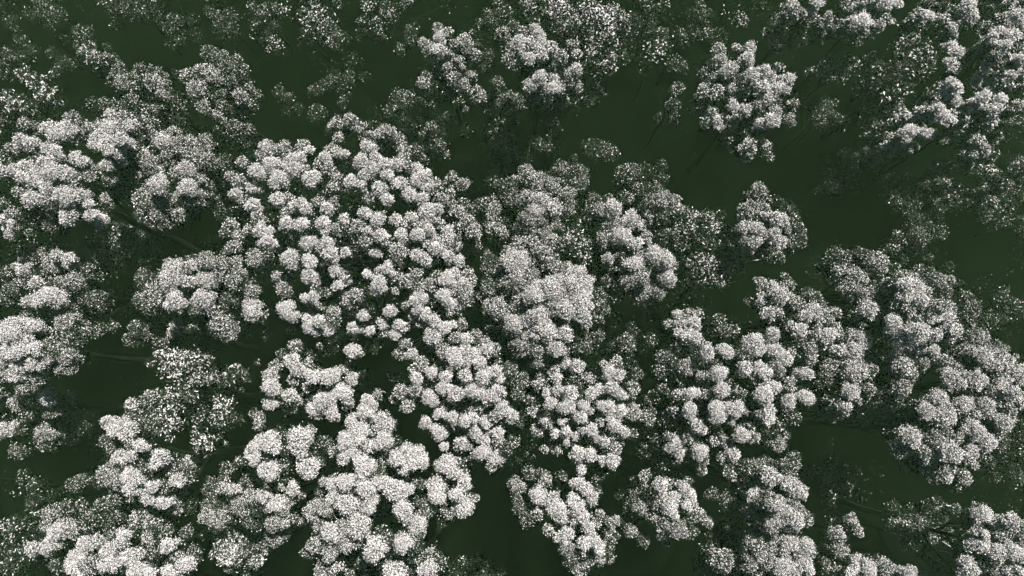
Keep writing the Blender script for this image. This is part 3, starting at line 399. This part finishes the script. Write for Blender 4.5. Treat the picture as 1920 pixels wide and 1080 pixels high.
TREE('F1', 'canopy_tree', 'pom', 32, 'large bright crown of big globes in the lower middle', CAN, ((1,2), "160 100 60 3,190 80 50 3,210 60 2,130 160 50 3,170 190 3,250 210 65 3,280 180 3,230 240 3,70 220 60 3,110 270 60 3,40 240 2,180 260 2,30 320 60 3,60 370 60 3,20 410 50 3,110 320 3,160 340 50 3,240 320 60 3,270 350 50 3,210 350 3,350 390 60 3,310 420 50 3,340 460 50 3,430 400 60 3,450 440 50 3,400 450 3,130 460 75 3,90 480 2,160 490 3,30 550 60 3,20 590 2,140 580 75 3,170 620 3,110 600 3,240 560 60 3,300 590 65 3,280 630 3,360 590 50 3,40 670 70 3,20 690 3,160 680 60 3,140 700 2,350 710 70 3,310 690 2,390 690 3,340 750 2,460 700 50 2,440 660 1,480 740 1,120 790 80 3,160 790 3,90 800 2,430 800 60 3,450 840 2,400 790 2,350 890 60 3,380 920 3,320 880 2,420 870 2,180 920 80 3,130 910 3,220 880 3,200 960 3,90 900 2,240 500 1,190 530 1,200 640 1,320 320 0,20 800 60 2,40 900 60 2"),
 ((0,2), "1880 380 40 2,1880 560 50 3,1830 550 2,1800 600 1,1780 680 60 2,1760 720 60 2,1830 700 60 2,1890 640 60 3,1870 840 70 3,1840 820 3,1900 870 3,1770 900 50 2,1740 940 50 1,1850 940 60 2,1880 930 2,1830 1040 70 2,1790 1030 50 1,1890 1030 2,1800 790 50 2"))
TREE('F2', 'canopy_tree', 'lob', 29, 'bright clumps at the right rim of the large lower middle crown', CAN, ((1,2), "590 450 60 3,630 490 50 3,640 440 2,550 470 50 2,540 560 70 3,580 590 60 3,520 600 60 2,540 640 60 3,650 620 50 3,700 540 55 3,720 570 2,690 590 2,680 690 65 3,720 710 3,650 710 2,740 640 40 2,610 720 50 2,440 560 45 1,500 640 2,430 590 1,710 450 40 1,580 690 1,560 780 0"))
TREE('F3', 'canopy_tree', 'lob', 28, 'white lumped crown cut by the bottom edge below the large lower middle crown', CAN, ((1,2), "310 1040 80 3,350 1020 50 3,260 1060 2,290 1010 3,490 960 45 2,510 1010 50 3,470 1030 50 3,500 1060 3,540 1000 30 2,120 1000 50 1,60 1060 1"))
TREE('U1', 'canopy_tree', 'pom', 31, 'bright tufted crown between the largest crown and the compact tufted tree', CAN, ((1,1), "650 820 45 2,700 830 50 3,760 800 2,810 850 40 2,860 880 45 2,840 910 50 2,590 910 60 2,640 930 60 3,700 890 3,820 890 50 3,750 920 55 3,780 960 50 3,690 960 50 3,640 970 2,870 950 40 1,450 980 55 2,410 1000 2,510 1020 45 3,430 1050 50 3,590 1050 50 3,700 1030 50 3,860 1010 55 3,890 1050 3,800 1050 60 3,720 1000 2,950 1000 60 1,980 1050 50 1,290 1040 40 1"),
 ((1,2), "330 40 50 2,300 80 40 2,370 130 50 2,340 70 2,420 40 50 2,500 80 60 3,530 110 2,570 20 60 3,650 60 55 3,620 30 3,740 40 60 3,780 60 50 3,710 30 3,860 60 60 3,820 90 3,900 40 3,900 140 60 3,930 120 3,960 180 45 3,940 200 3,760 140 50 2,800 100 2,550 170 40 3,580 150 2,620 190 50 3,630 240 1,480 220 45 3,550 270 60 3,580 300 3,540 300 2,700 210 50 3,740 190 40 3,690 230 3,810 210 50 3,850 190 2,760 270 60 3,730 280 3,800 310 50 3,780 260 3,880 280 50 3,870 320 2,670 340 55 3,660 360 3,720 350 30 2,580 350 35 3,790 390 60 3,760 410 2,870 410 60 3,850 430 3,920 360 50 1,900 420 2,970 320 40 1,990 60 50 1,1000 200 50 1,850 460 2"))
TREE('V1', 'canopy_tree', 'pom', 30, 'compact tree of small separate white tufts, lower middle', CAN, ((1,1), "1270 970 50 3,1330 980 55 3,1310 1010 3,1250 950 30 1,1190 1010 50 2,1130 1040 50 2,1210 1050 3,1470 970 30 2,1550 960 40 2,1510 1020 60 3,1560 1030 50 3,1480 1040 2,1380 1050 40 2,1660 1030 50 1"),
 ((1,2), "1180 20 50 2,1100 10 40 2,1220 40 50 3,1290 50 55 3,1270 40 3,1400 50 45 3,1450 30 40 3,1520 20 50 3,1570 60 45 3,1640 30 50 2,1650 60 2,1150 50 30 3,1180 110 50 3,1190 90 3,1050 90 40 1,1080 160 40 2,1130 200 40 3,1170 230 2,1270 130 60 3,1260 160 3,1360 120 45 3,1340 180 50 3,1400 150 30 2,1320 160 3,1490 130 60 3,1470 160 3,1520 140 3,1560 150 50 3,1510 190 3,1630 160 60 2,1240 210 30 3,1460 210 2,1530 230 50 3,1500 240 3,1590 265 45 3,1100 270 50 2,1070 270 1,1200 280 40 3,1260 270 40 3,1270 320 45 3,1320 295 35 3,1400 260 55 3,1380 290 2,1470 320 50 3,1490 310 2,1640 280 35 1,1140 360 35 2,1220 370 35 2,1180 340 1,1320 390 55 3,1330 430 3,1310 410 2,1400 400 50 3,1430 390 3,1470 430 40 3,1520 430 55 3,1540 370 45 2,1350 480 40 3,1440 510 50 1,1560 340 1"))
TREE('V2', 'canopy_tree', 'lob', 29, 'downward tapering crown below the compact tufted tree, pointing at the bottom edge', CAN, ((1,2), "1060 500 50 1,1150 540 50 2,1140 560 2,1240 520 40 1,990 570 60 2,970 590 1,1010 690 60 1,980 650 1,1050 760 50 1,1110 630 60 3,1080 650 2,1200 630 45 3,1190 690 60 3,1160 690 3,1230 720 60 3,1230 750 3,1110 730 40 2,1070 690 1,1330 560 50 3,1370 590 50 3,1400 640 50 3,1320 530 2,1440 600 40 1,1300 660 50 3,1330 690 50 3,1310 730 40 2,1360 740 50 3,1310 770 2,1460 730 35 2,1390 810 50 3,1430 790 2,1520 770 50 2,1510 810 2,1170 820 40 2,1240 850 55 3,1210 840 3,1280 830 45 3,1230 880 3,1270 910 60 2,1370 900 50 3,1430 890 60 3,1450 930 3,1390 950 70 2,1300 960 70 1,1340 990 70 2,1250 950 60 1,1450 970 50 2,1500 890 50 1,1490 970 50 1,1330 1040 50 2,1300 1010 1,1370 1030 1,1530 850 1"))
TREE('H0', 'canopy_tree', 'lob', 28, 'flat tufted crown between the downward tapering crown and stacked cauliflower crown', CAN, ((1,2), "1690 520 40 2,1660 570 50 1,1720 500 1,1790 570 55 3,1770 560 2,1830 560 2,1890 560 40 2,1860 640 60 3,1900 630 3,1840 680 60 3,1780 680 40 2,1690 690 60 2,1670 690 2,1720 720 2,1760 750 50 2,1830 760 60 2,1870 740 3,1820 830 60 2,1780 800 2,1630 830 50 2,1700 880 50 1,1650 850 1,1900 820 60 2,1580 770 40 0,1600 700 0,1830 890 30 1,1560 620 0"),
 ((2,2), "20 600 60 3,60 590 50 2,40 640 50 3,20 680 3,80 720 50 2,120 770 50 2,50 760 1,170 620 50 1,190 610 1,30 540 1,40 830 50 1"))
TREE('H1', 'canopy_tree', 'broc', 31, 'stacked cauliflower crown on the left shore of the dark clearing, lower right', CAN, ((2,2), "370 480 70 1,430 490 60 2,480 450 50 1,400 560 1,500 520 55 3,470 500 2,540 540 3,560 460 50 1,610 490 1,620 570 60 3,650 600 50 3,590 570 3,660 620 3,420 640 60 3,390 630 3,450 660 3,370 700 60 2,350 680 1,520 670 60 3,540 690 3,490 660 3,610 670 50 2,620 700 2,510 770 60 3,540 780 3,470 760 2,620 760 65 3,640 790 3,600 750 3,700 770 40 2,700 740 1,270 680 60 1,280 740 60 1,250 650 1,430 740 1,660 710 2"))
TREE('H2', 'canopy_tree', 'broc', 28, 'grey cauliflower crown cut by the bottom edge below the stacked crown', CAN, ((2,2), "350 850 70 2,320 830 1,440 840 60 2,400 900 70 2,360 920 2,540 860 60 2,500 850 2,600 900 60 3,640 900 2,680 910 60 3,710 940 50 2,660 950 3,480 920 60 2,560 940 2,470 990 60 2,430 970 2,370 1000 60 2,200 850 60 1,160 830 1,220 980 80 2,180 1000 70 1,150 960 1,260 1010 1,120 1030 50 1,560 1030 60 3,530 1050 2,680 1010 60 3,700 1040 3,640 1030 3,620 1060 3,420 1060 2,300 950 1,330 1030 1"))
# --- lower right corner
TREE('J1', 'understory_tree', 'lob', 12, 'faint sapling in the middle of the dark clearing, lower right', UND, ((2,2), "840 480 40 1,870 530 50 1,900 540 1,930 480 30 0,820 640 40 0,830 680 0,790 600 0"))
TREE('J2', 'canopy_tree', 'lob', 23, 'slim grey crown rising right of the grey cauliflower crown at the bottom', CAN, ((2,2), "940 760 50 2,960 790 2,980 820 40 2,920 740 1,870 850 50 2,850 880 2,830 830 1,880 930 60 2,850 950 2,900 960 2,820 900 1"),
 bark='pale', limbs=(((2,2), ((775,965),(755,955),(735,1000)), 18),))
TREE('J3', 'canopy_tree', 'lob', 25, 'bright low bank of foliage along the bottom edge, right of centre', CAN, ((2,2), "1000 1010 60 3,1040 1040 60 3,960 1030 3,930 1060 3,1060 1070 2,880 1060 2,820 1050 1,1130 1020 60 2,1150 1050 1,1100 1000 1,1260 1060 60 3,1290 1060 3,1210 1060 2,1330 1070 2,800 1010 1"))
TREE('J4', 'understory_tree', 'lob', 20, 'thin dim branches with a pale stem, left of the bottom right corner tree', UND, ((2,2), "1220 800 50 1,1250 820 1,1270 810 1,1150 800 0,1340 840 60 1,1380 870 50 1,1400 900 50 1,1370 920 1,1480 840 1,1500 870 1,1420 1010 50 1,1450 1030 1,1520 700 40 1,1430 660 0,1390 700 0,1330 950 0"),
 bark='pale', limbs=(((2,2), ((1640,965),(1590,955),(1520,952),(1425,935)), 19), ((2,2), ((1535,948),(1500,910),(1460,885)), 19)))
TREE('J5', 'canopy_tree', 'lob', 30, 'bright crown with pale bare stems filling the bottom right corner', CAN, ((2,2), "1680 740 60 3,1640 760 2,1720 740 3,1760 760 50 3,1740 790 3,1620 800 2,1840 770 50 3,1870 810 2,1900 790 2,1820 820 2,1890 850 2,1650 830 60 3,1690 850 3,1610 870 50 2,1670 890 60 3,1610 910 2,1710 880 3,1780 880 50 2,1820 860 1,1760 930 60 3,1830 940 60 3,1800 970 3,1880 960 60 3,1860 990 3,1750 980 50 2,1820 1030 60 3,1780 1040 3,1890 1050 3,1740 1020 2,1900 910 2,1590 1000 50 3,1610 1040 50 3,1580 1050 3,1640 1030 2,1560 1060 2,1630 1070 3"),
 bark='pale', limbs=(((2,2), ((1640,985),(1690,1020),(1720,1070)), 22), ((2,2), ((1550,1035),(1500,1078)), 20), ((2,2), ((1740,850),(1755,880),(1755,905)), 25)))
# --- hardly visible low trees in the shade: nothing tells them apart
SHADE = [(150,100,50),(60,95,45),(335,55,50),(480,55,55),(610,55,50),(720,60,60),(1240,95,55),(1205,60,40),(1330,35,50),(1560,225,50),(1650,235,45),
 (930,275,55),(1015,270,55),(1110,285,45),(830,262,50),(760,205,40),(620,650,45),(1170,650,40),(1560,900,50),(1700,965,45),(1745,1000,40),(1880,420,45),
 (1735,425,50),(1700,365,45),(1785,345,60),(1870,345,55),(230,472,50),(265,440,40),(120,805,55),(165,800,50),(60,930,50),(700,1062,55),(850,1060,60),
 (905,1070,40),(1895,880,45),(1890,800,40),(1830,600,45),(1885,580,40),(1480,640,40),(1300,610,45),(680,705,40),(560,190,50),(640,150,55),(330,215,40),
 (1620,320,55),(1560,330,40),(1660,130,45),(1080,690,40),(960,870,45),(1290,690,35),(250,560,40),(220,880,45),(930,640,35)]
SHORT = dict(B1='largest crown', W1='brilliant white left edge crown', M1='small grey flat sprayed crown', M3='tall crown with the drooping tail',
 P1='small tree of separate tufts', P2='white tipped tree', L0='big leaved bright crown', Q1='open tufted tree', R1='leftmost feathery top edge crown',
 R3='brightest feathery top edge crown', L2='broad loose leaved crown', L3='bright flecked sparse crown', R7='grey fan shaped crown',
 R5='bright streaky crown', K1='upper grey cauliflower crown', K4='large cauliflower crown', K5='column of white lumps', N1='isolated small domed crown',
 S4='long bright ridge of tufts', S5='broad crown ending the ridge', I1='large lumpy overhanging crown', G1='wide crown of separate tufts', S1='diagonal tufted crown',
 V1='compact tufted tree', V2='downward tapering crown', H1='stacked cauliflower crown', J5='bright corner tree', J4='thin branches with pale stem',
 A1='tall crown of oval lumps', A2='grey crown of slanted lumps', X1='tall grey left edge crown', X2='bright cut left edge crown', L5='round open speckled crown',
 Y1='crown of large round lumps', L4='loose spiky leaved crown', Z1='white crown below the largest', F1='large crown of big globes', U1='bright tufted middle crown',
 L1='loose leafy left edge crown', L6='sparse leafy corner crown', W3='grey domed crown', R9='dim tall sprays', D19='slender dim column of leaves', K2='dim round dome')
def centre(tid):
    pp = [[float(v) for v in e.split()[:2]] + [tl] for tl, s in TREES[tid]['tiles'] for e in s.split(',')]
    return sum(p[0] / 3 + p[2][0] * 640 for p in pp) / len(pp), sum(p[1] / 3 + p[2][1] * 360 for p in pp) / len(pp)
MID = {k: centre(k) for k in SHORT}
USED = set()
def shade_label(x, y):
    for k in sorted(MID, key=lambda k: (MID[k][0] - x) ** 2 + (MID[k][1] - y) ** 2):
        dx, dy = x - MID[k][0], y - MID[k][1]
        side = ('right of' if dx > 0 else 'left of') if abs(dx) > abs(dy) else ('below' if dy > 0 else 'above')
        if (k, side) in USED: continue
        USED.add((k, side))
        return 'faint dark low tree in the shade %s the %s' % (side, SHORT[k])
for si, (x, y, r) in enumerate(SHADE):
    sg = random.Random(500 + si)
    els = []
    for _ in range(9):
        a, q = sg.uniform(0, 6.283), r * sg.random() ** .6
        els.append('%.0f %.0f %.0f %d' % ((x + q * math.cos(a)) * 3, (y + q * .8 * math.sin(a)) * 3, sg.uniform(38, 62), sg.choice((0, 1, 1))))
    TREE('shade%d' % si, 'low_tree', 'dusk', sg.uniform(6, 11), shade_label(x, y),
         'hardly visible low trees in the gaps', ((0, 0), ','.join(els)))

def parse(s):
    out = []
    for e in s.split(','):
        p = [float(x) for x in e.split()]
        out.append((p[0], p[1], 38.0, int(p[2])) if len(p) == 3 else (p[0], p[1], p[2], int(p[3])))
    return out
NVAR = 4
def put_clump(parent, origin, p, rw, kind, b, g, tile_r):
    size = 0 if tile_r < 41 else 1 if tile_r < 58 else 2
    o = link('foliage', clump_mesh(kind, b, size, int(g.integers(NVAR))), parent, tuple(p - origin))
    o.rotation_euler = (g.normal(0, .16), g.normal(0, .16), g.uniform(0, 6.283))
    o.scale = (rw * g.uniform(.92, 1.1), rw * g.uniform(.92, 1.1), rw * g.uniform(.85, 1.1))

for ti, (tid, t) in enumerate(TREES.items()):
    g = np.random.default_rng(1000 + ti)
    raw = []
    for (tile, s) in t['tiles']:
        for x, y, r, b in parse(s):
            X, Y = tile[0] * 640 + x / 3, tile[1] * 360 + y / 3
            if t['kind'] in ('pom', 'lob') and any((X - q[0]) ** 2 + (Y - q[1]) ** 2 < (.74 * max(q[2], r / 3)) ** 2 for q in raw): continue
            raw.append((X, Y, r / 3, b))
    for x, y, r, b in list(raw):                          # crowns cut by the frame go on beyond it
        for mx, my, e in ((-x - 8, y, x), (3848 - x, y, 1920 - x), (x, -y - 8, y), (x, 2168 - y, 1080 - y)):
            if 4 < e < 52 and g.random() < .8: raw.append((mx, my, r, max(b - 1, 1)))
    A = np.array(raw)
    w = A[:, 3] ** 2 + .3
    H, kind = t['H'], t['kind']
    cx, cy = (A[:, 0] * w).sum() / w.sum(), (A[:, 1] * w).sum() / w.sum()
    C0 = at(cx, cy, H)
    # crown dome: clumps far from the middle hang lower, sparse ones lower still
    flat = np.array([at(a[0], a[1], H) for a in A])
    dist = np.linalg.norm((flat - C0)[:, :2], axis=1)
    Rc = max(dist.max(), 1.5)
    drop = min(.62 * Rc, H * .42) * (dist / Rc) ** 1.8 + (3 - A[:, 3]) * min(1.1, .05 * H) * g.uniform(.5, 1.1, len(A)) + g.normal(0, .6, len(A))
    pts, rws = [], []
    for a, dz in zip(A, drop):
        p = at(a[0], a[1], max(H - dz, 2.5)); pts.append(p)
        rws.append(a[2] * depth_at(p) / F * (.92 if a[3] == 3 and tid in ('B1', 'U1', 'G1', 'V1') else 1.1 if kind == 'broc' else 1.0) * 1.12)
    pts = np.array(pts); rws = np.array(rws)
    bx, by = C0[0], C0[1]
    bz = float(ground_z(bx, by))
    origin = np.array([bx, by, bz])
    root = link(t['name'], None, None, (bx, by, bz)); root.empty_display_size = 1.0
    root['label'], root['category'], root['group'] = t['label'], 'tree', t['group']
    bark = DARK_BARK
    # trunk, limbs, twigs
    zc = float(np.average(pts[:, 2], weights=w)); fork = max(zc * .45, 1.2)
    tr = (.10 + .011 * H + .012 * Rc) * (.45 if t['group'] == UND or kind == 'dusk' else .8)
    wob = g.normal(0, .18, (5, 2))
    hs = np.linspace(-.3, max(zc - Rc * .35, fork + .4) - bz, 5)
    path = [((wob[i, 0] * (i > 0), wob[i, 1] * (i > 0), hs[i]), tr * (1.35, 1, .85, .6, .3)[i]) for i in range(5)]
    V, Q = tubes([path], 8)
    trunk = link('trunk', mesh_of('trunk', V, Q, bark, True), root)
    k = int(min(max(2, round(len(A) / 9)), 14))
    anchors = [int(np.argmax(w))]
    while len(anchors) < min(k, len(A)):
        dm = np.min([np.linalg.norm(pts - pts[a], axis=1) for a in anchors], axis=0); anchors.append(int(np.argmax(dm)))
    own = np.argmin([np.linalg.norm(pts - pts[a], axis=1) for a in anchors], axis=0)
    twigs = []
    for q in range(len(anchors)):
        mem = np.where(own == q)[0]
        if not len(mem): continue
        e = pts[mem].mean(0) - origin; e[2] -= max(.9, .12 * H * .4); e[2] = max(e[2], 1.0)
        s0 = np.array([0, 0, min(fork - bz + g.uniform(0, 1) * (zc - fork) * .6, e[2] - .2)])
        mid = (s0 + e) / 2 + np.array([0, 0, -.06 * np.linalg.norm(e - s0)]) + g.normal(0, .2, 3)
        V, Q = tubes([[(s0, tr * .45), (mid, tr * .32), (e, tr * .16)]], 6)
        link('branch', mesh_of('branch', V, Q, bark, True), trunk)
        for i in mem:
            c = pts[i] - origin; m2 = (e + c) / 2 + g.normal(0, .12, 3)
            twigs.append([(e, tr * .14), (m2, tr * .09), (c, tr * .04)])
    for tile, poly, z in t['limbs']:
        line = [at(tile[0] * 640 + x / 3, tile[1] * 360 + y / 3, z) - origin for x, y in poly]
        V, Q = tubes([[(p, 0.075 * (1 - .6 * i / len(line))) for i, p in enumerate(line)]], 6)
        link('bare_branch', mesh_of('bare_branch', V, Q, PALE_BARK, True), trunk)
    V, Q = tubes(twigs, 3)
    crown = link('crown', mesh_of('crown', V, Q, bark), root)
    # foliage
    n_obj = 0
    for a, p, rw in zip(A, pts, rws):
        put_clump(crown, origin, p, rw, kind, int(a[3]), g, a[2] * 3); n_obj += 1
    if kind in ('fleck', 'dusk'): continue
    near = int(min(len(A) * .95, 290 - n_obj))             # fill foliage inside the crown, its shade put in by dark leaf colour
    top_xy = pts[:, :2].mean(0)
    for q in range(near):
        a_i = int(g.integers(len(A))); p = pts[a_i]; f = g.random() ** 1.3
        lo = max(H * .42, p[2] - Rc * .9)
        c = np.array([*(p[:2] + (top_xy - p[:2]) * f * .8), 0]); c[:2] += g.normal(0, .5, 2)
        c[2] = p[2] - rws[a_i] * g.uniform(.8, 1.7) - f * max(p[2] - lo, 0) * .6
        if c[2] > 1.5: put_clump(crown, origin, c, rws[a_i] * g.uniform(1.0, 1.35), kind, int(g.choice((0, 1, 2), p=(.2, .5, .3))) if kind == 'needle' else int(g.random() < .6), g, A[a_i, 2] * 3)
